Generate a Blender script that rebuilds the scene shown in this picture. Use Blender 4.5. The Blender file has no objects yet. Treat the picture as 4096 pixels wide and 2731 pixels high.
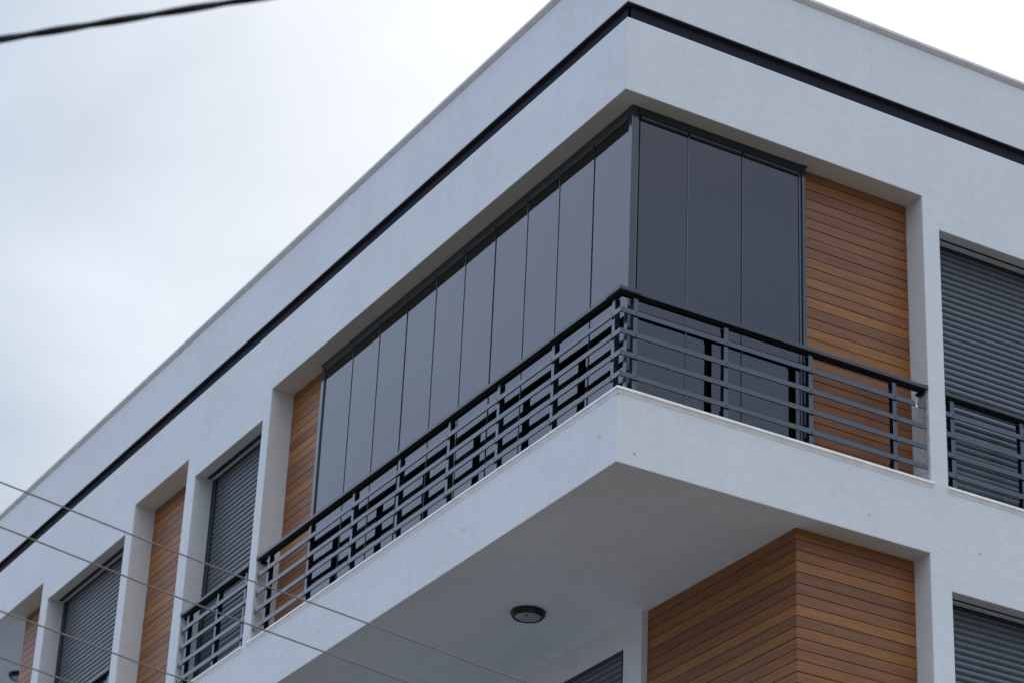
import bpy, bmesh, math, random
from mathutils import Vector, Matrix
random.seed(7)
sc = bpy.context.scene
col = sc.collection

# ------------------------------------------------------------------ camera
cam_d = bpy.data.cameras.new("camera")
cam = bpy.data.objects.new("camera", cam_d)
col.objects.link(cam)
R_ = Vector((0.86293808, -0.50360269, 0.04149939))
U_ = Vector((-0.26557679, -0.38213515, 0.88512242))
F_ = Vector((0.42989165, 0.77482712, 0.46350416))
CAM = Vector((-9.60675961, -15.63174034, -11.92022222))
cam.matrix_world = Matrix(((R_.x, U_.x, -F_.x, CAM.x), (R_.y, U_.y, -F_.y, CAM.y), (R_.z, U_.z, -F_.z, CAM.z), (0, 0, 0, 1)))
cam_d.sensor_width = 36.0
cam_d.lens = 95.336
cam_d.clip_end = 3000
cam_d.dof.use_dof = True
cam_d.dof.focus_distance = 21.0
cam_d.dof.aperture_fstop = 3.6
sc.camera = cam
sc.render.resolution_x = 1024
sc.render.resolution_y = 682

# ------------------------------------------------------------------ world: cloudy sky
w = bpy.data.worlds.new("World"); sc.world = w; w.use_nodes = True
nt = w.node_tree; N = nt.nodes; L = nt.links
N.clear()
out = N.new("ShaderNodeOutputWorld")
SUN_EL, SUN_AZ = math.radians(48), math.radians(35)      # azimuth measured from +Y towards +X
sky = N.new("ShaderNodeTexSky"); sky.sky_type = 'NISHITA'; sky.sun_disc = False
sky.sun_elevation = SUN_EL; sky.sun_rotation = SUN_AZ; sky.air_density = 1.0; sky.dust_density = 2.0
bg1 = N.new("ShaderNodeBackground"); bg1.inputs[1].default_value = 0.10
L.new(sky.outputs[0], bg1.inputs[0])
tc = N.new("ShaderNodeTexCoord")
mp = N.new("ShaderNodeMapping"); mp.inputs['Scale'].default_value = (1.0, 1.0, 1.6)
mp.inputs['Location'].default_value = (1.7, 0.6, 0.9)
L.new(tc.outputs['Generated'], mp.inputs[0])
no = N.new("ShaderNodeTexNoise"); no.inputs['Scale'].default_value = 3.2; no.inputs['Detail'].default_value = 5
no.inputs['Roughness'].default_value = 0.48; no.inputs['Distortion'].default_value = 0.3
L.new(mp.outputs[0], no.inputs['Vector'])
# the cloud sheet is whiter towards one side of the sky and bluer towards the other; the zenith is the brightest
def wmath(op, a, b=None, c=None):
    n = N.new("ShaderNodeMath"); n.operation = op
    for i_, v in enumerate((a, b, c)):
        if v is None: continue
        if isinstance(v, (int, float)): n.inputs[i_].default_value = v
        else: L.new(v, n.inputs[i_])
    return n.outputs[0]
dot = N.new("ShaderNodeVectorMath"); dot.operation = 'DOT_PRODUCT'
L.new(tc.outputs['Generated'], dot.inputs[0])
dot.inputs[1].default_value = Vector((0.84, -0.44, 0.31)).normalized()
sep = N.new("ShaderNodeSeparateXYZ"); L.new(tc.outputs['Generated'], sep.inputs[0])
nz = wmath('MULTIPLY_ADD', no.outputs['Fac'], 1.0, -0.5)
fac = wmath('ADD', wmath('MULTIPLY_ADD', dot.outputs['Value'], 0.5, 0.5), wmath('MULTIPLY', nz, 0.14))
cr = N.new("ShaderNodeValToRGB"); cr.color_ramp.interpolation = 'LINEAR'
e = cr.color_ramp.elements
e[0].position = 0.05; e[0].color = (0.84, 1.00, 1.26, 1)
e[1].position = 1.0; e[1].color = (0.58, 0.74, 1.06, 1)
for ps, cc in ((0.20, (0.98, 1.16, 1.58, 1)), (0.34, (0.66, 0.80, 1.00, 1)), (0.46, (0.42, 0.515, 0.64, 1)), (0.500, (0.615, 0.690, 0.785, 1)),  # bright blue band added in the unseen sky to light left wall and glass
               (0.535, (0.765, 0.815, 0.89, 1)), (0.59, (0.89, 0.925, 0.98, 1)), (0.66, (1.05, 1.09, 1.15, 1)), (0.74, (1.24, 1.30, 1.39, 1))):
    m = cr.color_ramp.elements.new(ps); m.color = cc
L.new(fac, cr.inputs[0])
gain = wmath('MULTIPLY', wmath('MULTIPLY_ADD', wmath('MAXIMUM', sep.outputs[2], 0.0), 1.35, 0.34), wmath('MULTIPLY_ADD', nz, 0.80, 1.0))
bg2 = N.new("ShaderNodeBackground"); L.new(gain, bg2.inputs[1])
L.new(cr.outputs[0], bg2.inputs[0])
mx = N.new("ShaderNodeMixShader"); mx.inputs[0].default_value = 0.92
L.new(bg1.outputs[0], mx.inputs[1]); L.new(bg2.outputs[0], mx.inputs[2])
L.new(mx.outputs[0], out.inputs[0])

# ------------------------------------------------------------------ sun behind the cloud
sd = bpy.data.lights.new("sun", 'SUN'); sd.energy = 0.6; sd.angle = math.radians(20); sd.color = (1.0, 0.96, 0.9)
so = bpy.data.objects.new("sun", sd); col.objects.link(so)
sdir = Vector((math.sin(SUN_AZ) * math.cos(SUN_EL), math.cos(SUN_AZ) * math.cos(SUN_EL), math.sin(SUN_EL)))
so.rotation_euler = sdir.to_track_quat('Z', 'Y').to_euler()
so.location = sdir * 60

sc.view_settings.view_transform = 'Standard'; sc.view_settings.look = 'None'
sc.view_settings.exposure = 0.13; sc.view_settings.gamma = 1.0; sc.view_settings.use_curve_mapping = False

# ------------------------------------------------------------------ material helpers
def mat(name):
    m = bpy.data.materials.new(name); m.use_nodes = True
    return m, m.node_tree, m.node_tree.nodes['Principled BSDF']
def node(t, kind, **kw):
    n = t.nodes.new(kind)
    for k, v in kw.items():
        if k in n.inputs: n.inputs[k].default_value = v
        else: setattr(n, k, v)
    return n
def math_(t, op, a, b=None, c=None, clamp=False):
    n = t.nodes.new("ShaderNodeMath"); n.operation = op; n.use_clamp = clamp
    for i, v in enumerate((a, b, c)):
        if v is None: continue
        if isinstance(v, (int, float)): n.inputs[i].default_value = v
        else: t.links.new(v, n.inputs[i])
    return n.outputs[0]
def mixc(t, fac, a, b, mode='MIX'):
    n = t.nodes.new("ShaderNodeMix"); n.data_type = 'RGBA'; n.blend_type = mode
    for i, v in ((0, fac), (6, a), (7, b)):
        if isinstance(v, (int, float)): n.inputs[i].default_value = v
        elif isinstance(v, tuple): n.inputs[i].default_value = v
        else: t.links.new(v, n.inputs[i])
    return n.outputs[2]

def stucco(name, base, stains_and_shade=True):
    m, t, p = mat(name)
    geo = node(t, "ShaderNodeNewGeometry"); pos = geo.outputs['Position']
    big = node(t, "ShaderNodeTexNoise", Scale=0.9, Detail=5.0, Roughness=0.6)
    t.links.new(pos, big.inputs['Vector'])
    mid = node(t, "ShaderNodeTexNoise", Scale=9.0, Detail=4.0, Roughness=0.6)
    t.links.new(pos, mid.inputs['Vector'])
    # long faint rain streaks
    sm = node(t, "ShaderNodeMapping"); sm.inputs['Scale'].default_value = (5.0, 5.0, 0.35)
    t.links.new(pos, sm.inputs[0])
    st = node(t, "ShaderNodeTexNoise", Scale=1.6, Detail=3.0); t.links.new(sm.outputs[0], st.inputs['Vector'])
    a = math_(t, 'MULTIPLY_ADD', big.outputs['Fac'], 0.16, -0.08)
    b = math_(t, 'MULTIPLY_ADD', mid.outputs['Fac'], 0.12, -0.06)
    c = math_(t, 'MULTIPLY_ADD', st.outputs['Fac'], 0.06, -0.03)
    s = math_(t, 'ADD', math_(t, 'ADD', a, b), math_(t, 'ADD', c, 1.0))
    vec = node(t, "ShaderNodeCombineColor")
    for i in range(3): t.links.new(s, vec.inputs[i])
    colr = mixc(t, 1.0, base, vec.outputs[0], 'MULTIPLY')
    if stains_and_shade:
        wn = node(t, "ShaderNodeTexNoise", Scale=45.0, Detail=3.0); t.links.new(pos, wn.inputs['Vector'])
        # dirt marks, and rust with contact shade painted in below the bar ends: (point, half widths, colour, strength)
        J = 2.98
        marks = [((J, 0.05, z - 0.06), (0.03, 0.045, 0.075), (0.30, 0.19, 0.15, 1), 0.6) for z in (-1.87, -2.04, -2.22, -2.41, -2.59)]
        marks += [((0.16, 0.0, -3.19), (0.022, 0.02, 0.018), (0.22, 0.19, 0.16, 1), 0.75),
                  ((3.45, 0.0, -3.18), (0.02, 0.02, 0.02), (0.25, 0.24, 0.24, 1), 0.7),
                  ((0.0, 0.25, -3.0), (0.02, 0.05, 0.03), (0.4, 0.33, 0.28, 1), 0.4),
                  ((0.0, 2.35, -3.02), (0.02, 0.09, 0.03), (0.42, 0.36, 0.32, 1), 0.35),
                  ((0.0, 6.58, -2.62), (0.02, 0.02, 0.02), (0.15, 0.13, 0.12, 1), 0.7),
                  ((0.0, 5.0, -3.05), (0.02, 0.05, 0.03), (0.45, 0.38, 0.33, 1), 0.35),
                  ((2.35, 0.0, -3.12), (0.03, 0.02, 0.03), (0.33, 0.33, 0.33, 1), 0.4),
                  ((0.0, 0.0, -2.73), (0.03, 0.03, 0.015), (0.18, 0.15, 0.13, 1), 0.8)]
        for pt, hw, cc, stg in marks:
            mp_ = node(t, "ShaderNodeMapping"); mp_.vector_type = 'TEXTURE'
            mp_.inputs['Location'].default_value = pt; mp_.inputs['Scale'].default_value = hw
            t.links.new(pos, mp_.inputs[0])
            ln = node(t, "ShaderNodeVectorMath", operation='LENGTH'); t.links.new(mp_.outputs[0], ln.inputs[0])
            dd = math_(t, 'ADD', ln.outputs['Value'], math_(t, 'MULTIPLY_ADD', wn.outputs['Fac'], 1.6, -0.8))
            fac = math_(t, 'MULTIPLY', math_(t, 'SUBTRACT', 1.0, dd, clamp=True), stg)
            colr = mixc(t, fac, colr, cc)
        # hairline crack running down the parapet from the coping joint
        sx = node(t, "ShaderNodeSeparateXYZ"); t.links.new(pos, sx.inputs[0])
        cn = node(t, "ShaderNodeTexNoise", Scale=4.0, Detail=5.0); t.links.new(pos, cn.inputs['Vector'])
        cx = math_(t, 'ADD', 2.47, math_(t, 'MULTIPLY_ADD', cn.outputs['Fac'], 0.12, -0.06))
        dx = math_(t, 'ABSOLUTE', math_(t, 'SUBTRACT', sx.outputs[0], cx))
        inz = math_(t, 'MULTIPLY', math_(t, 'GREATER_THAN', sx.outputs[2], 1.02), math_(t, 'LESS_THAN', sx.outputs[1], 0.02))
        cf = math_(t, 'MULTIPLY', math_(t, 'MULTIPLY', math_(t, 'LESS_THAN', dx, 0.0025), inz), 0.25)
        colr = mixc(t, cf, colr, (0.25, 0.25, 0.26, 1))
    t.links.new(colr, p.inputs['Base Color'])
    p.inputs['Roughness'].default_value = 0.9; p.inputs['Specular IOR Level'].default_value = 0.25
    n1 = node(t, "ShaderNodeTexNoise", Scale=75.0, Detail=3.0, Roughness=0.65); t.links.new(pos, n1.inputs['Vector'])
    n2 = node(t, "ShaderNodeTexNoise", Scale=14.0, Detail=2.0); t.links.new(pos, n2.inputs['Vector'])
    hh = math_(t, 'ADD', math_(t, 'MULTIPLY', n1.outputs['Fac'], 1.0), math_(t, 'MULTIPLY', n2.outputs['Fac'], 0.7))
    bp = node(t, "ShaderNodeBump", Strength=0.42, Distance=0.012)
    t.links.new(hh, bp.inputs['Height']); t.links.new(bp.outputs[0], p.inputs['Normal'])
    return m

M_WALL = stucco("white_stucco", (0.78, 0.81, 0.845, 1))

def wood(name, pitch, z0, axis):
    m, t, p = mat(name)
    geo = node(t, "ShaderNodeNewGeometry"); pos = geo.outputs['Position']
    sx = node(t, "ShaderNodeSeparateXYZ"); t.links.new(pos, sx.inputs[0])
    k = math_(t, 'FLOOR', math_(t, 'DIVIDE', math_(t, 'SUBTRACT', z0, sx.outputs[2]), pitch))
    oi = node(t, "ShaderNodeObjectInfo")
    seed = math_(t, 'ADD', k, math_(t, 'MULTIPLY', oi.outputs['Random'], 57.0))
    wn = node(t, "ShaderNodeTexWhiteNoise"); wn.noise_dimensions = '1D'; t.links.new(seed, wn.inputs['W'])
    wn2 = node(t, "ShaderNodeTexWhiteNoise"); wn2.noise_dimensions = '1D'; t.links.new(math_(t, 'ADD', seed, 13.7), wn2.inputs['W'])
    # grain coordinates: stretched along the board, shifted board by board
    cmb = node(t, "ShaderNodeCombineXYZ")
    u = math_(t, 'ADD', sx.outputs[0], sx.outputs[1])
    t.links.new(math_(t, 'MULTIPLY_ADD', wn.outputs[0], 40.0, u), cmb.inputs[0])
    t.links.new(math_(t, 'MULTIPLY', sx.outputs[2], 16.0), cmb.inputs[1])
    t.links.new(math_(t, 'MULTIPLY', wn2.outputs[0], 9.0), cmb.inputs[2])
    g1 = node(t, "ShaderNodeTexNoise", Scale=2.4, Detail=6.0, Roughness=0.62, Distortion=0.35); t.links.new(cmb.outputs[0], g1.inputs['Vector'])
    wv = node(t, "ShaderNodeTexWave", Scale=3.2, Distortion=7.0, Detail=3.0); wv.bands_direction = 'Y'
    wv.inputs['Detail Scale'].default_value = 0.9
    t.links.new(cmb.outputs[0], wv.inputs['Vector'])
    cr = node(t, "ShaderNodeValToRGB"); el = cr.color_ramp.elements
    el[0].position = 0.0; el[0].color = (0.222, 0.098, 0.044, 1)
    el[1].position = 1.0; el[1].color = (0.350, 0.150, 0.046, 1)
    x = cr.color_ramp.elements.new(0.35); x.color = (0.262, 0.108, 0.046, 1)
    x = cr.color_ramp.elements.new(0.7); x.color = (0.310, 0.132, 0.040, 1)
    t.links.new(wn.outputs[0], cr.inputs[0])
    v = math_(t, 'ADD', math_(t, 'MULTIPLY_ADD', g1.outputs['Fac'], 1.15, 0.40), math_(t, 'MULTIPLY_ADD', wv.outputs['Fac'], 0.24, -0.12))
    v = math_(t, 'MULTIPLY', v, math_(t, 'MULTIPLY_ADD', wn2.outputs[0], 0.16, 0.92))
    vc = node(t, "ShaderNodeCombineColor")
    for i in range(3): t.links.new(v, vc.inputs[i])
    colr = mixc(t, 1.0, cr.outputs[0], vc.outputs[0], 'MULTIPLY')
    # dark figure blotches in a few boards
    bl = node(t, "ShaderNodeTexNoise", Scale=5.0, Detail=4.0); t.links.new(cmb.outputs[0], bl.inputs['Vector'])
    bf = math_(t, 'MULTIPLY', math_(t, 'SUBTRACT', bl.outputs['Fac'], 0.60, clamp=True), 3.2, clamp=True)
    colr = mixc(t, bf, colr, (0.11, 0.060, 0.045, 1))
    t.links.new(colr, p.inputs['Base Color'])
    p.inputs['Roughness'].default_value = 0.42; p.inputs['Specular IOR Level'].default_value = 0.30
    bp = node(t, "ShaderNodeBump", Strength=0.25, Distance=0.004)
    t.links.new(g1.outputs['Fac'], bp.inputs['Height']); t.links.new(bp.outputs[0], p.inputs['Normal'])
    return m

def paint(name, c, rough=0.2, spec=0.5, coat=0.0, bump=0.0, metallic=0.0):
    m, t, p = mat(name)
    geo = node(t, "ShaderNodeNewGeometry")
    n = node(t, "ShaderNodeTexNoise", Scale=7.0, Detail=5.0, Roughness=0.65); t.links.new(geo.outputs['Position'], n.inputs['Vector'])
    f = math_(t, 'MULTIPLY_ADD', n.outputs['Fac'], 0.5, 0.75)
    vc = node(t, "ShaderNodeCombineColor")
    for i in range(3): t.links.new(f, vc.inputs[i])
    t.links.new(mixc(t, 1.0, c + (1,), vc.outputs[0], 'MULTIPLY'), p.inputs['Base Color'])
    t.links.new(math_(t, 'MULTIPLY_ADD', n.outputs['Fac'], 0.12, rough - 0.06), p.inputs['Roughness'])
    p.inputs['Specular IOR Level'].default_value = spec
    p.inputs['Coat Weight'].default_value = coat; p.inputs['Coat Roughness'].default_value = rough * 0.5
    p.inputs['Metallic'].default_value = metallic
    if bump:
        n2 = node(t, "ShaderNodeTexNoise", Scale=180.0, Detail=2.0); t.links.new(geo.outputs['Position'], n2.inputs['Vector'])
        b = node(t, "ShaderNodeBump", Strength=bump, Distance=0.002)
        t.links.new(n2.outputs['Fac'], b.inputs['Height']); t.links.new(b.outputs[0], p.inputs['Normal'])
    return m

M_RAIL = paint("anthracite_rail_paint", (0.045, 0.060, 0.080), 0.20, 0.80)
M_RAILTOP = paint("anthracite_handrail_paint", (0.034, 0.042, 0.048), 0.32, 0.55)
M_POSTSIDE = paint("black_post_steel", (0.010, 0.014, 0.020), 0.6, 0.12)
M_FRAME = paint("anthracite_frame_paint", (0.022, 0.032, 0.042), 0.10, 0.70)
M_SHUT = paint("grey_shutter_paint", (0.085, 0.104, 0.128), 0.30, 0.70)
M_GUIDE = paint("dark_guide_paint", (0.022, 0.028, 0.040), 0.4, 0.4)
M_DARKBAND = paint("dark_band_render", (0.022, 0.024, 0.036), 0.85, 0.2, bump=0.3)
M_GAP = paint("batten_brown", (0.045, 0.026, 0.018), 0.9, 0.1)
M_STONE = paint("pale_sill_stone", (0.90, 0.89, 0.88), 0.55, 0.35, bump=0.2)
M_COPING = paint("grey_coping_stone", (0.82, 0.81, 0.82), 0.6, 0.3, bump=0.2)
M_BLACK = paint("black_lamp_plastic", (0.012, 0.012, 0.014), 0.35, 0.4)
M_DIFF = paint("lamp_diffuser_plastic", (0.36, 0.36, 0.37), 0.35, 0.5)
M_CABLE = paint("black_cable_sheath", (0.012, 0.013, 0.020), 0.55, 0.35)
M_WIRE = paint("grey_wire_sheath", (0.24, 0.215, 0.21), 0.6, 0.3)
M_ROOF = paint("roof_membrane", (0.16, 0.16, 0.16), 0.9, 0.2)
M_SEAL_GLINT = paint("pale_glass_edge_and_glint", (0.13, 0.17, 0.20), 0.2, 0.9)

# smoked glass
M_GLASS, t, p = mat("smoked_glass")
p.inputs['Base Color'].default_value = (0.06, 0.07, 0.09, 1)
p.inputs['Roughness'].default_value = 0.0
p.inputs['IOR'].default_value = 1.66
p.inputs['Transmission Weight'].default_value = 1.0
p.inputs['Specular Tint'].default_value = (0.98, 0.97, 1.0, 1)
gn = node(t, "ShaderNodeTexNoise", Scale=1.1, Detail=1.0)
gg = node(t, "ShaderNodeNewGeometry"); t.links.new(gg.outputs['Position'], gn.inputs['Vector'])
gb = node(t, "ShaderNodeBump", Strength=0.06, Distance=0.02)
t.links.new(gn.outputs['Fac'], gb.inputs['Height']); t.links.new(gb.outputs[0], p.inputs['Normal'])

# ground
M_GROUND, t, p = mat("street_paving")
gg = node(t, "ShaderNodeNewGeometry")
gn = node(t, "ShaderNodeTexNoise", Scale=0.25, Detail=8.0, Roughness=0.65); t.links.new(gg.outputs['Position'], gn.inputs['Vector'])
gc = node(t, "ShaderNodeValToRGB"); gc.color_ramp.elements[0].color = (0.082, 0.067, 0.044, 1); gc.color_ramp.elements[1].color = (0.142, 0.115, 0.074, 1)
gc.color_ramp.elements[0].position = 0.3; gc.color_ramp.elements[1].position = 0.7
t.links.new(gn.outputs['Fac'], gc.inputs[0]); t.links.new(gc.outputs[0], p.inputs['Base Color']); p.inputs['Roughness'].default_value = 0.9

# ------------------------------------------------------------------ mesh helpers
class MB:
    """collects shapes and links them as one mesh object"""
    def __init__(self): self.v = []; self.f = []; self.m = []
    def box(self, x0, x1, y0, y1, z0, z1, mi=0):
        b = len(self.v)
        self.v += [(x, y, z) for z in (z0, z1) for y in (y0, y1) for x in (x0, x1)]
        for q in ((0, 2, 3, 1), (4, 5, 7, 6), (0, 1, 5, 4), (2, 6, 7, 3), (0, 4, 6, 2), (1, 3, 7, 5)):
            self.f.append(tuple(b + i for i in q)); self.m.append(mi)
    def boxm(self, M, *a, mi=0):
        b = len(self.v); self.box(*a, mi=mi)
        for i in range(b, len(self.v)): self.v[i] = tuple(M @ Vector(self.v[i]))
    def loft(self, rings, mi=0, closed=True, caps=True):
        b = len(self.v); n = len(rings[0])
        for r in rings: self.v += [tuple(q) for q in r]
        for i in range(len(rings) - 1):
            for j in range(n if closed else n - 1):
                k = (j + 1) % n
                self.f.append((b + i * n + j, b + i * n + k, b + (i + 1) * n + k, b + (i + 1) * n + j)); self.m.append(mi)
        if caps:
            self.f.append(tuple(b + j for j in range(n))[::-1]); self.m.append(mi)
            self.f.append(tuple(b + (len(rings) - 1) * n + j for j in range(n))); self.m.append(mi)
    def build(self, name, mats, parent=None, bevel=0.0, seg=1, smooth=False, fix=True):
        me = bpy.data.meshes.new(name); me.from_pydata(self.v, [], self.f)
        for mm in (mats if isinstance(mats, (list, tuple)) else [mats]): me.materials.append(mm)
        for pl, mi in zip(me.polygons, self.m): pl.material_index = mi; pl.use_smooth = smooth
        if fix:
            bm = bmesh.new(); bm.from_mesh(me); bmesh.ops.recalc_face_normals(bm, faces=bm.faces); bm.to_mesh(me); bm.free()
        o = bpy.data.objects.new(name, me); col.objects.link(o)
        if parent: o.parent = parent
        if bevel:
            bv = o.modifiers.new("bevel", 'BEVEL'); bv.width = bevel; bv.segments = seg; bv.limit_method = 'ANGLE'; bv.angle_limit = math.radians(40)
        return o
def thing(name, label, cat, loc=(0, 0, 0), group=None):
    o = bpy.data.objects.new(name, None); col.objects.link(o); o.location = loc; o.empty_display_size = 0.2
    o['label'] = label; o['category'] = cat
    if group: o['group'] = group
    return o

# ------------------------------------------------------------------ ground
GZ = -13.5
g = MB(); g.box(-1200, 1200, -1200, 1200, GZ - 0.5, GZ)
go = g.build("ground", M_GROUND); go['kind'] = 'structure'

# ------------------------------------------------------------------ building shell (solid cells, one clean skin)
ops = []                       # (solid?, box) applied in order
def add(*b): ops.append((True, b))
def cut(*b): ops.append((False, b))
SH = 3.298                     # storey height
X1, XW = 2.98, 3.155           # right balcony jamb, right window jamb
Y = dict(bal=6.522, w1a=6.685, w1b=8.302, r2a=8.527, r2b=9.941, w2a=10.14, w2b=12.416, far=12.639)
WT = -0.279                    # window head
FLOORS = [0.0, -SH, -2 * SH]
add(0, 12, 0, 22, GZ - 0.3, 1.50)
cut(0.30, 11.7, 0.30, 21.7, 0.72, 1.60)
cut(-1, 0.055, -1, 23, 0.70, 0.852); cut(-1, 13, -1, 0.055, 0.70, 0.852)
for i, dz in enumerate(FLOORS):
    z0, z1 = -2.70 + dz, dz
    x1 = X1 if i == 0 else 2.945
    dR = 0.25 if i == 0 else 0.232
    cut(-1, x1, -1, dR, z0, z1)                       # front strip, right facade
    cut(-1, 0.265, -1, Y['bal'], z0, z1)              # front strip, left facade
    cut(0, 1.815, 0, 2.335, z0, z1)
    cut(0, 1.73, 0, 5.86, z0, z1)
    cut(0, 1.79, 2.62, 4.8, z0, z1 - 0.267)           # inner window reveal
    cut(-1, 0.265, Y['r2a'], Y['r2b'], z0, z1)
    cut(-1, 0.265, Y['far'], 19.8, z0, z1)
    cut(0, 1.73, 13.80, 19.2, z0, z1)
    for a, b in ((Y['w1a'], Y['w1b']), (Y['w2a'], Y['w2b'])):
        cut(-1, 0.26, a, b, z0, z1 + WT)
    cut(XW, 5.2, -1, 0.26, z0, z1 + WT)
bld = thing("apartment_building", "white rendered apartment building with timber recesses, glazed corner balcony and dark roller shutters", "building", (6, 11, GZ))
bld.location = (0, 0, 0)
def shell(name, m):
    E3 = []
    for ax in range(3):
        s = set()
        for _, b in ops: s.update((b[ax * 2], b[ax * 2 + 1]))
        E3.append(sorted(s))
    X, Yc, Z = E3
    nx, ny, nz = len(X) - 1, len(Yc) - 1, len(Z) - 1
    import numpy as np
    S = np.zeros((nx + 2, ny + 2, nz + 2), bool)
    mid = [[(a + b) / 2 for a, b in zip(e[:-1], e[1:])] for e in E3]
    mid = [np.array(q) for q in mid]
    for sol, b in ops:
        ix = np.where((mid[0] > b[0]) & (mid[0] < b[1]))[0]; iy = np.where((mid[1] > b[2]) & (mid[1] < b[3]))[0]; iz = np.where((mid[2] > b[4]) & (mid[2] < b[5]))[0]
        if len(ix) and len(iy) and len(iz): S[ix[0] + 1:ix[-1] + 2, iy[0] + 1:iy[-1] + 2, iz[0] + 1:iz[-1] + 2] = sol
    V = {}; vs = []; fs = []
    def vid(i, j, k):
        q = (i, j, k)
        if q not in V: V[q] = len(vs); vs.append((X[i], Yc[j], Z[k]))
        return V[q]
    for i in range(nx):
        for j in range(ny):
            for k in range(nz):
                if not S[i + 1, j + 1, k + 1]: continue
                if not S[i, j + 1, k + 1]: fs.append((vid(i, j, k), vid(i, j, k + 1), vid(i, j + 1, k + 1), vid(i, j + 1, k)))
                if not S[i + 2, j + 1, k + 1]: fs.append((vid(i + 1, j, k), vid(i + 1, j + 1, k), vid(i + 1, j + 1, k + 1), vid(i + 1, j, k + 1)))
                if not S[i + 1, j, k + 1]: fs.append((vid(i, j, k), vid(i + 1, j, k), vid(i + 1, j, k + 1), vid(i, j, k + 1)))
                if not S[i + 1, j + 2, k + 1]: fs.append((vid(i, j + 1, k), vid(i, j + 1, k + 1), vid(i + 1, j + 1, k + 1), vid(i + 1, j + 1, k)))
                if not S[i + 1, j + 1, k]: fs.append((vid(i, j, k), vid(i, j + 1, k), vid(i + 1, j + 1, k), vid(i + 1, j, k)))
                if not S[i + 1, j + 1, k + 2]: fs.append((vid(i, j, k + 1), vid(i + 1, j, k + 1), vid(i + 1, j + 1, k + 1), vid(i, j + 1, k + 1)))
    me = bpy.data.meshes.new(name); me.from_pydata(vs, [], fs)
    bm = bmesh.new(); bm.from_mesh(me)
    bmesh.ops.dissolve_limit(bm, angle_limit=math.radians(1), verts=bm.verts, edges=bm.edges)
    bm.to_mesh(me); bm.free()
    me.materials.append(m)
    o = bpy.data.objects.new(name, me); col.objects.link(o)
    bv = o.modifiers.new("bevel", 'BEVEL'); bv.width = 0.007; bv.segments = 2; bv.limit_method = 'ANGLE'; bv.angle_limit = math.radians(40)
    return o
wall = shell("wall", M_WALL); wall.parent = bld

# dark recessed band under the parapet: back strip and painted underside
b = MB()
b.box(0.040, 0.0555, 0.040, 21.96, 0.701, 0.840); b.box(0.040, 11.96, 0.040, 0.0555, 0.701, 0.840)
b.box(0.004, 0.0555, 0.004, 21.99, 0.841, 0.8535); b.box(0.056, 11.99, 0.004, 0.0555, 0.841, 0.8535)
b.build("recessed_band", M_DARKBAND, bld)
# coping stones with open joints
b = MB()
def drip_run(b, axis, a, c, zt, zf, zb, proj, back, mitre=False):
    """slab with a square nose and an underside that runs back to the wall"""
    prof = [(-proj + 0.006, zt), (-proj, zt - 0.013), (-proj, zf), (-proj + 0.006, zf - 0.003), (-0.0012, zb), (back, zb), (back, zt)]
    f = (lambda u, q: (q[0], u, q[1])) if axis == 'y' else (lambda u, q: (u, q[0], q[1]))
    b.loft([[f(q[0] if (mitre and u == a) else u, q) for q in prof] for u in (a, c)])
def coping_run(axis, a, joints):
    pts = [a[0]] + joints + [a[1]]
    for p0, p1 in zip(pts[:-1], pts[1:]):
        d_ = random.uniform(-0.0015, 0.0015)
        drip_run(b, axis, p0 + 0.0025, p1 - 0.0025, 1.570 + d_, 1.532 + d_, 1.502, 0.032, 0.29, p0 < 1)
coping_run('x', (-0.0, 12.03), [2.33, 4.9, 7.4, 9.9])
coping_run('y', (0.0, 22.03), [2.5, 5.09, 7.6, 10.2, 12.7, 15.2, 17.7, 20.2])
b.build("coping", M_COPING, bld, bevel=0.006, seg=2)
b = MB(); b.box(0.33, 11.68, 0.33, 21.68, 0.722, 0.76); b.build("roof", M_ROOF, bld)

# ------------------------------------------------------------------ sills
ZT, ZF, ZB_ = -2.665, -2.692, -2.727
for i, dz in enumerate(FLOORS):
    x1 = X1 if i == 0 else 2.945
    b = MB()
    jx = [2.02]; jy = [3.05, 4.9]
    px = [-0.018] + jx + [x1 + 0.02]
    for k, (a, c) in enumerate(zip(px[:-1], px[1:])):
        drip_run(b, 'x', a + (.001 if k else 0), c - .001, ZT + dz, ZF + dz, ZB_ + dz, 0.018, 0.15, k == 0)
    py = [-0.018] + jy + [Y['bal'] + 0.03]
    for k, (a, c) in enumerate(zip(py[:-1], py[1:])):
        drip_run(b, 'y', a + .001, c - .001, ZT + dz, ZF + dz, ZB_ + dz, 0.018, 0.15, k == 0)
    b.build("balcony_sill", M_STONE, bld, bevel=0.002, seg=2)
    for ax, a, c in (('y', Y['w1a'], Y['w1b']), ('y', Y['w2a'], Y['w2b']), ('x', XW, 5.2)):
        b = MB(); drip_run(b, ax, a - 0.012, c + 0.012, ZT + dz, ZF + dz, ZB_ + dz, 0.018, 0.2)
        b.build("window_sill", M_STONE, bld, bevel=0.002, seg=2)
    b = MB(); drip_run(b, 'y', Y['far'] - 0.02, 19.82, ZT + dz, ZF + dz, ZB_ + dz, 0.018, 0.15)
    b.build("balcony_sill", M_STONE, bld, bevel=0.002, seg=2)

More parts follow.
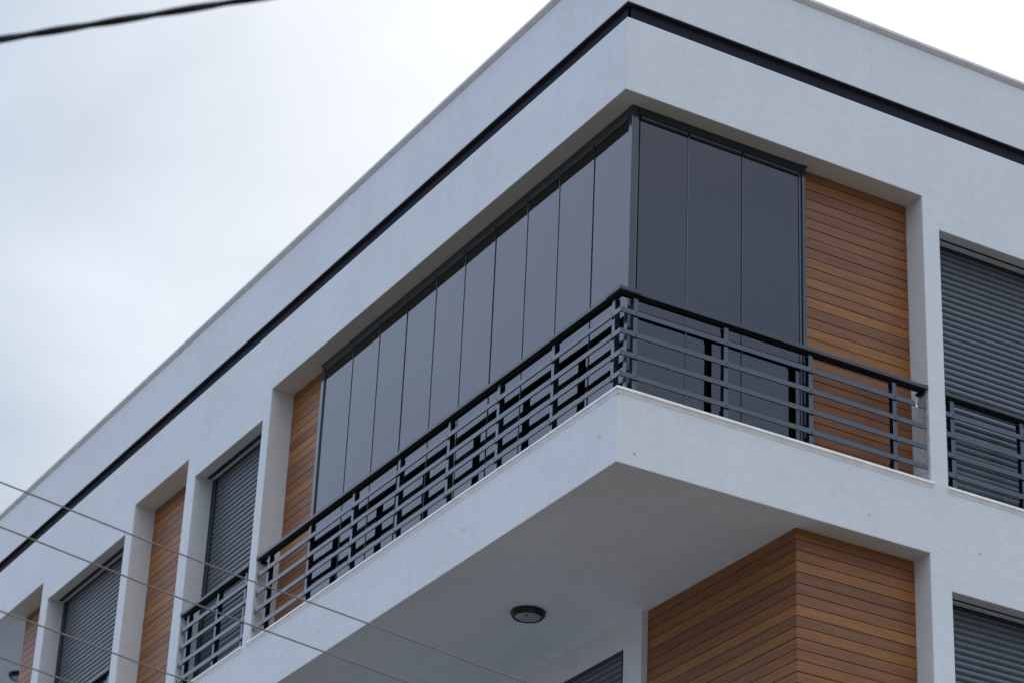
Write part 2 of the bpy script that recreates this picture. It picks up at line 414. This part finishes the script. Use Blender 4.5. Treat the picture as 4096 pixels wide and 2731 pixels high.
# ------------------------------------------------------------------ timber cladding
wood_cache = {}
def cladding(faces, zt, zb, pitch, first, name="timber_cladding"):
    """faces: list of (axis, plane, a, b): boards with their face on plane, running from a to b"""
    key = (pitch, round(zt - first, 4))
    if key not in wood_cache: wood_cache[key] = wood("oiled_timber", pitch, zt - first + pitch, 0)
    mw = wood_cache[key]
    b = MB(); gap = 0.0055
    for (ax, pl, a, c) in faces:
        z = zt; nx = zt - first
        while z > zb + 0.01:
            lo = max(nx + gap * 0.5, zb)
            off = random.uniform(-0.0012, 0.0012)
            hi = z - (gap * 0.5 if z < zt else 0)
            if ax == 'x': b.box(pl + off, pl + 0.018, a, c, lo, hi)
            else: b.box(a, c, pl + off, pl + 0.018, lo, hi)
            z = nx; nx = z - pitch
        if ax == 'x': b.box(pl + 0.0185, pl + 0.0235, a + .002, c - .002, zb, zt - .002, mi=1)
        else: b.box(a + .002, c - .002, pl + 0.0185, pl + 0.0235, zb, zt - .002, mi=1)
    return b.build(name, [mw, M_GAP], bld, bevel=0.0015)
PU, PL_ = 0.0935, 0.0915
for i, dz in enumerate(FLOORS):
    zt, zb = dz - 0.001, -2.664 + dz
    if i == 0: planeR, x1, pit, first = 0.225, X1, PU, 0.075
    else: planeR, x1, pit, first = 0.207, 2.945, PL_, 0.091
    cladding([('y', planeR, 1.790, x1 - 0.001), ('x', 1.790, planeR + 0.0185, 2.334)], zt, zb, pit, first)
    cladding([('x', 0.240, 5.861, Y['bal'] - 0.001)], zt, zb, pit, first)
    cladding([('x', 0.240, Y['r2a'] + 0.001, Y['r2b'] - 0.001)], zt, zb, pit, first)
    cladding([('x', 0.240, Y['far'] + 0.001, 13.799)], zt, zb, pit, first)
    cladding([('x', 0.240, 19.201, 19.799)], zt, zb, pit, first)

# ------------------------------------------------------------------ roller shutters (one slatted curtain and two guides per window)
def shutter(ax, plane, a, c, z0, z1, guide=0.055, head=None):
    """ax: axis the window faces against ('x' left facade, 'y' right facade); plane: face of guides"""
    pitch = 0.0575; prof = []
    z = z1 - 0.001; d0 = plane + 0.024
    while z > z0 + 0.02:
        for s in range(9):
            th = s / 8
            prof.append((d0 - 0.011 * math.sin(math.pi * th) ** 0.7, z - (pitch - 0.006) * th))
        prof.append((d0 + 0.004, z - (pitch - 0.004))); prof.append((d0 + 0.004, z - (pitch - 0.001)))
        z -= pitch
    prof.append((d0, z0)); prof.append((d0 + 0.012, z0)); prof.append((d0 + 0.012, z1 - 0.001))
    b = MB()
    u0, u1 = a + guide - 0.01, c - guide + 0.01
    f = (lambda u, q: (q[0], u, q[1])) if ax == 'x' else (lambda u, q: (u, q[0], q[1]))
    b.loft([[f(u, q) for q in prof] for u in (u0, u1)])
    fr = MB()                                              # head channel, behind which the curtain rolls up
    (fr.box(plane + 0.002, plane + 0.05, a + guide + .001, c - guide - .001, z1 - 0.035, z1 - 0.0005) if ax == 'x'
     else fr.box(a + guide + .001, c - guide - .001, plane + 0.002, plane + 0.05, z1 - 0.035, z1 - 0.0005))
    if head:  # dark box stands in for the shade inside the shutter slot
        s0, s1, zz = head
        (fr.box(s0, s1, a + 0.03, c - 0.03, zz - 0.002, zz + 0.06) if ax == 'x' else fr.box(a + 0.03, c - 0.03, s0, s1, zz - 0.002, zz + 0.06))
    W = fr.build("window", M_GUIDE, bld)
    o = b.build("roller_shutter", M_SHUT, W)
    for g0, g1 in ((a + 0.001, a + guide), (c - guide, c - 0.001)):
        k = MB()
        mid = (g0 + g1) / 2
        for (s0, s1, dd) in ((g0, mid - 0.008, 0), (mid - 0.008, mid + 0.008, 0.008), (mid + 0.008, g1, 0)):
            if ax == 'x': k.box(plane + dd, plane + 0.055, s0, s1, z0, z1 - 0.0005)
            else: k.box(s0, s1, plane + dd, plane + 0.055, z0, z1 - 0.0005)
        k.build("guide_rail", M_GUIDE, W)
for i, dz in enumerate(FLOORS):
    zb, zt = -2.664 + dz, WT + dz
    shutter('x', 0.200, Y['w1a'], Y['w1b'], zb, zt, head=(0.117, 0.166, zt), guide=0.095)
    shutter('x', 0.200, Y['w2a'], Y['w2b'], zb, zt, head=(0.117, 0.166, zt), guide=0.095)
    shutter('y', 0.200, XW, 5.2, zb, zt, head=(0.110, 0.134, zt))
    shutter('x', 1.760 - 0.02, 2.62, 4.8, -2.70 + dz, dz - 0.267, 0.03)

# ------------------------------------------------------------------ railings
ZR = (-1.967, -2.151, -2.333, -2.512)     # tops of the four bars
HB = 0.044
def handrail(b, ax, a, c, dz, face=0.0, w=0.078, corner=False):
    z0, z1 = -1.834 + dz, -1.802 + dz
    def bx(d0, d1, u0, u1, za, zb_, mi=0):
        if ax == 'x': b.box(d0, d1, u0, u1, za, zb_, mi=mi)
        else: b.box(u0, u1, d0, d1, za, zb_, mi=mi)
    bx(face, face + w, a, c, z0, z1)
    s0 = 0.03 if not corner else (0.0805 if ax == 'x' else 0.03)
    bx(face + 0.030, face + 0.072, a + s0, c - 0.02, z0 - 0.016, z0 - 0.0005, 1)
    # end cap and the fixing that goes back into the jamb
    ends = [c] if corner else [a, c]
    for e_ in ends:
        sg = 1 if e_ == c else -1
        lo, hi = sorted((e_ - sg * 0.028, e_ + sg * 0.002))
        bx(face - 0.004, face + w + 0.004, lo, hi, z0 - 0.004, z1 + 0.004)
        lo, hi = sorted((e_ - sg * 0.040, e_ + sg * 0.001))
        bx(face + 0.045, face + 0.115, lo, hi, z0 - 0.030, z0 - 0.005, 1)
def railing(parent, ax_runs, posts, dz, corner=False):
    """ax_runs: list of (axis, a, b); axis 'x' = in the left facade plane, 'y' = in the right facade plane"""
    t_ = MB()
    for (ax, a, c) in ax_runs: handrail(t_, ax, a, c, dz, corner=corner)
    if corner:
        t_.box(-0.0003, 0.05, 0.0, 0.20, -1.801 + dz, -1.797 + dz); t_.box(-0.006, 0.19, -0.006, -0.0005, -1.829 + dz, -1.797 + dz); t_.box(-0.006, -0.0005, 0.0, 0.20, -1.829 + dz, -1.797 + dz)
    top = t_.build("balcony_railing", [M_RAILTOP, M_POSTSIDE], parent, bevel=0.003, seg=2)
    # end brackets
    for zt in ZR:
        b = MB()
        for (ax, a, c) in ax_runs:
            e0 = 0.020 if (corner and ax == 'x') else a
            if ax == 'x': b.box(0.020, 0.034, e0, c, zt - HB + dz, zt + dz)
            else: b.box(a if not corner else 0.0345, c - (0.012 if corner else 0), 0.020, 0.034, zt - HB + dz, zt + dz)
        # dark bolt heads where the bar crosses a post
        for (ax, u) in posts:
            cz = zt - HB / 2 + dz
            ring = lambda r, q: [((q, u + r * math.cos(k * math.pi / 4), cz + r * math.sin(k * math.pi / 4)) if ax == 'x' else (u + r * math.cos(k * math.pi / 4), q, cz + r * math.sin(k * math.pi / 4))) for k in range(8)]
            b.loft([ring(0.0055, 0.0215), ring(0.0055, 0.0175), ring(0.004, 0.0165)], mi=1)
        b.build("bar", [M_RAIL, M_POSTSIDE], top, bevel=0.0015)
    for (ax, u) in posts:
        b = MB(); zt, zb = -1.851 + dz, -2.6645 + dz
        f = (lambda d0, d1, u0, u1, z0, z1, mi: b.box(d0, d1, u0, u1, z0, z1, mi=mi)) if ax == 'x' else (lambda d0, d1, u0, u1, z0, z1, mi: b.box(u0, u1, d0, d1, z0, z1, mi=mi))
        f(0.0345, 0.038, u - 0.020, u + 0.020, zb, zt, 0)
        f(0.0382, 0.083, u - 0.0185, u + 0.0185, zb, zt, 1)
        f(0.040, 0.075, u - 0.030, u - 0.019, zt - 0.035, zt, 1); f(0.046, 0.060, u - 0.036, u - 0.030, zt - 0.02, zt - 0.012, 0)
        f(0.0832, 0.089, u - 0.025, u + 0.025, zb, zb + 0.10, 1)
        b.build("post", [M_RAIL, M_POSTSIDE], top)
    return top
LP = [1.056, 1.929, 2.77, 3.673, 4.544, 5.425, 6.306]
RP = [1.008, 1.822, 2.655]
for i, dz in enumerate(FLOORS):
    x1 = X1 if i == 0 else 2.945
    posts = [('x', 0.150)] + [('x', y) for y in LP] + [('y', 0.166)] + [('y', x) for x in RP]
    railing(bld, [('x', 0.0785, Y['bal'] - 0.004), ('y', 0.0, x1 - 0.004)], posts, dz, corner=True)
    railing(bld, [('x', Y['w1a'] + 0.004, Y['w1b'] - 0.004)], [('x', Y['w1a'] + 0.12), ('x', 7.456), ('x', Y['w1b'] - 0.13)], dz)
    railing(bld, [('x', Y['w2a'] + 0.004, Y['w2b'] - 0.004)], [('x', Y['w2a'] + 0.12), ('x', 10.9), ('x', 11.6), ('x', Y['w2b'] - 0.13)], dz)
    railing(bld, [('x', Y['r2a'] + 0.004, Y['r2b'] - 0.004)], [('x', Y['r2a'] + 0.12), ('x', 9.3), ('x', Y['r2b'] - 0.13)], dz) if i > 3 else None
    railing(bld, [('y', XW + 0.002, 5.195)], [('y', XW + 0.093), ('y', 3.98), ('y', 4.6), ('y', 5.1)], dz)
    railing(bld, [('x', Y['far'] + 0.004, 19.79)], [('x', 12.8 + 0.87 * k) for k in range(8)], dz)

# a scrap of white tape left on the top bar by the right jamb
b = MB(); b.box(2.862, 2.870, 0.0185, 0.0198, -2.020, -1.950); b.box(2.858, 2.882, 0.0183, 0.0199, -2.018, -2.006)
b.build("tape", M_STONE, bld)

# ------------------------------------------------------------------ glazed enclosure of the top corner balcony
def box_part(name, args, m, parent, bevel=0.0015):
    b = MB()
    for a in args: b.box(*a)
    return b.build(name, m, parent, bevel=bevel, seg=2)
ZG0, ZG1 = -2.664, -0.0015
enc = box_part("glass_enclosure", [
    (0.170, 0.232, 0.206, 5.690, -0.072, ZG1), (0.236, 1.844, 0.160, 0.222, -0.072, ZG1),     # head track
    (0.178, 0.226, 0.206, 5.690, ZG0, -2.635), (0.236, 1.844, 0.168, 0.216, ZG0, -2.635)],     # bottom track
    M_FRAME, bld, 0.004)
box_part("corner_post", [(0.167, 0.229, 0.157, 0.203, ZG0, ZG1)], M_FRAME, enc, 0.003)
box_part("edge_profile", [(0.2295, 0.240, 0.166, 0.182, -2.634, -0.073), (0.172, 0.184, 0.206, 0.218, -2.634, -0.073)], M_RAIL, enc, 0.002)
box_part("end_post", [(0.172, 0.240, 5.691, 5.752, ZG0, ZG1), (0.1715, 0.200, 5.690, 5.780, -0.012, -0.0018)], M_FRAME, enc, 0.003)
box_part("end_post", [(1.845, 1.880, 0.156, 0.222, ZG0, ZG1), (1.845, 1.898, 0.150, 0.19, -0.012, -0.0018)], M_FRAME, enc, 0.003)
box_part("edge_profile", [(0.180, 0.196, 5.670, 5.6895, -2.634, -0.073), (1.824, 1.8435, 0.172, 0.188, -2.634, -0.073)], M_RAIL, enc, 0.002)
def pane(ax, a, c, rot_):
    """a frameless leaf with its top and bottom clamp profile"""
    b = MB(); cx = (a + c) / 2
    a, c = a + 0.006, c - 0.006
    if ax == 'x':
        M = Matrix.Translation((0.186, cx, 0)) @ Matrix.Rotation(rot_, 4, 'Z') @ Matrix.Translation((-0.186, -cx, 0))
        bx = lambda d0, d1, u0, u1, z0, z1, mi: b.boxm(M, d0, d1, u0, u1, z0, z1, mi=mi)
    else:
        M = Matrix.Translation((cx, 0.178, 0)) @ Matrix.Rotation(rot_, 4, 'Z') @ Matrix.Translation((-cx, -0.178, 0))
        bx = lambda d0, d1, u0, u1, z0, z1, mi: b.boxm(M, u0, u1, d0 - 0.008, d1 - 0.008, z0, z1, mi=mi)
    bx(0.182, 0.190, a, c, -2.62, -0.112, 0)
    bx(0.176, 0.198, a + .002, c - .002, -0.1115, -0.076, 1)
    bx(0.174, 0.1755, a + .004, c - .004, -0.092, -0.084, 2)  # pale strip painted as the highlight along the rounded clamp
    bx(0.176, 0.198, a + .002, c - .002, -2.634, -2.6205, 1)
    k_ = random.choice((0, 1)); bx(0.176, 0.190, c + 0.0004, c + 0.0050, -2.62, -0.114, 3 if k_ else 2)
    bx(0.181, 0.190, c + 0.0054, c + 0.0112, -2.62, -0.114, 2 if k_ else 3)
    return b.build("glass_pane", [M_GLASS, M_FRAME, M_SEAL_GLINT, M_GUIDE], enc)
JL = [0.222, 0.757, 1.308, 1.833, 2.381, 2.923, 3.456, 4.008, 4.549, 5.096, 5.670]
JR = [0.250, 0.723, 1.251, 1.822]
for a, c in zip(JL[:-1], JL[1:]): pane('x', a, c, math.radians(random.uniform(-0.35, 0.35)))
for a, c in zip(JR[:-1], JR[1:]): pane('y', a, c, math.radians(random.uniform(-0.2, 0.2)))

# ------------------------------------------------------------------ ceiling lamps
def lamp(label, loc):
    L_ = thing("ceiling_light", label, "ceiling light", loc, "round lamps on the balcony ceilings")
    def ring(r, z, n=48): return [(r * math.cos(2 * math.pi * k / n), r * math.sin(2 * math.pi * k / n), z) for k in range(n)]
    b = MB(); b.loft([ring(0.147, -0.001), ring(0.152, -0.012), ring(0.147, -0.030), ring(0.132, -0.052), ring(0.121, -0.056), ring(0.116, -0.050), ring(0.115, -0.030)], smooth if False else 0)
    b.build("rim", M_BLACK, L_, smooth=True)
    b = MB(); b.loft([ring(0.1148, -0.032), ring(0.1145, -0.047), ring(0.10, -0.052), ring(0.06, -0.056), ring(0.01, -0.057)])
    b.build("diffuser", M_DIFF, L_, smooth=True)
    b = MB(); b.loft([ring(0.010, -0.0572, 12), ring(0.009, -0.061, 12)])
    o = b.build("sensor", M_BLACK, L_); o.location = (-0.045, -0.055, 0.001)
    return L_
lamp("round black rimmed light on the grey underside of the glazed corner balcony", (0.985, 2.955, -SH - 0.0005))
lamp("round black rimmed light half hidden by timber boards at the lower left edge", (0.90, 15.70, -0.0005))

# ------------------------------------------------------------------ overhead wires
def tube(pts, r, n=8):
    b = MB(); rings = []
    for k, p_ in enumerate(pts):
        d = (Vector(pts[min(k + 1, len(pts) - 1)]) - Vector(pts[max(k - 1, 0)])).normalized()
        s = d.cross(Vector((0, 0, 1))).normalized(); u = s.cross(d)
        rings.append([tuple(Vector(p_) + s * (r * math.cos(2 * math.pi * j / n)) + u * (r * math.sin(2 * math.pi * j / n))) for j in range(n)])
    b.loft(rings); return b
def wire(label, q, r=0.0047, yp=-3.0):
    pts = []
    for k in range(141):
        x = -22 + 30 * k / 140
        pts.append((x, yp, q[0] * x * x + q[1] * x + q[2] + 0.004 * math.sin(x * 3.1 + q[2]) ))
    o = tube(pts, r).build("overhead_wire", M_WIRE, smooth=True)
    o['label'] = label; o['category'] = "wire"; o['group'] = "thin grey wires crossing in front of the facade"
import numpy as np
W1 = [(-5.621, -6.101), (-4.868, -6.207), (-4.533, -6.255), (-3.592, -6.351), (-3.424, -6.366), (-2.918, -6.438), (-2.385, -6.491)]
W2 = [(-5.587, -6.354), (-4.853, -6.448), (-4.326, -6.52), (-3.998, -6.555), (-3.572, -6.615), (-3.161, -6.665)]
W3 = [(-5.525, -6.803), (-5.16, -6.853), (-4.562, -6.927)]
W4 = [(-5.492, -7.049), (-5.263, -7.079), (-5.093, -7.098)]
SAG = 0.006
for lab, P in (("topmost thin wire, crossing the parapet and the corner balcony railing", W1),
               ("second thin wire from the top, crossing the short window railing", W2),
               ("third thin wire from the top, crossing the leftmost roller shutter", W3),
               ("lowest thin wire, cutting the bottom left corner past the round lamp", W4)):
    xs = np.array([p_[0] for p_ in P]); zs = np.array([p_[1] for p_ in P]) - SAG * xs ** 2
    k1, k0 = np.polyfit(xs, zs, 1)
    wire(lab, (SAG, k1, k0))

def unproject_z(u_, v_, z):
    d = ((u_ - 1176) / 6228.636) * R_ - ((v_ - 784) / 6228.636) * U_ + F_
    return CAM + d * ((z - CAM.z) / d.z)
# two strands twisted together, a level span above the street
A = Vector((-7.499, -8.288, -7.0)); B = Vector((-6.905, -8.956, -7.0))
A = unproject_z(0, 91.5, -7.0); B = unproject_z(581, -2, -7.0)
dr = (B - A).normalized(); s_ = dr.cross(Vector((0, 0, 1))); u_ = s_.cross(dr)
bb = MB()
for ph in (0, math.pi):
    pts = []
    for k in range(700):
        tt = -9 + 16 * k / 699
        a_ = 2 * math.pi * tt / 0.50 + ph + 0.8 * math.sin(tt * 2.3) + 1.0
        pts.append(A + dr * tt + s_ * (0.0036 * math.cos(a_)) + u_ * (0.0034 * math.sin(a_)) + Vector((0, 0, 0.002 * tt * tt * 0.3)))
    tb = tube(pts, 0.0100)
    base = len(bb.v); bb.v += tb.v; bb.f += [tuple(base + i for i in f_) for f_ in tb.f]; bb.m += tb.m
o = bb.build("overhead_cable", M_CABLE, smooth=True)
o['label'] = "thick black twisted cable out of focus across the sky at the upper left"; o['category'] = "cable"
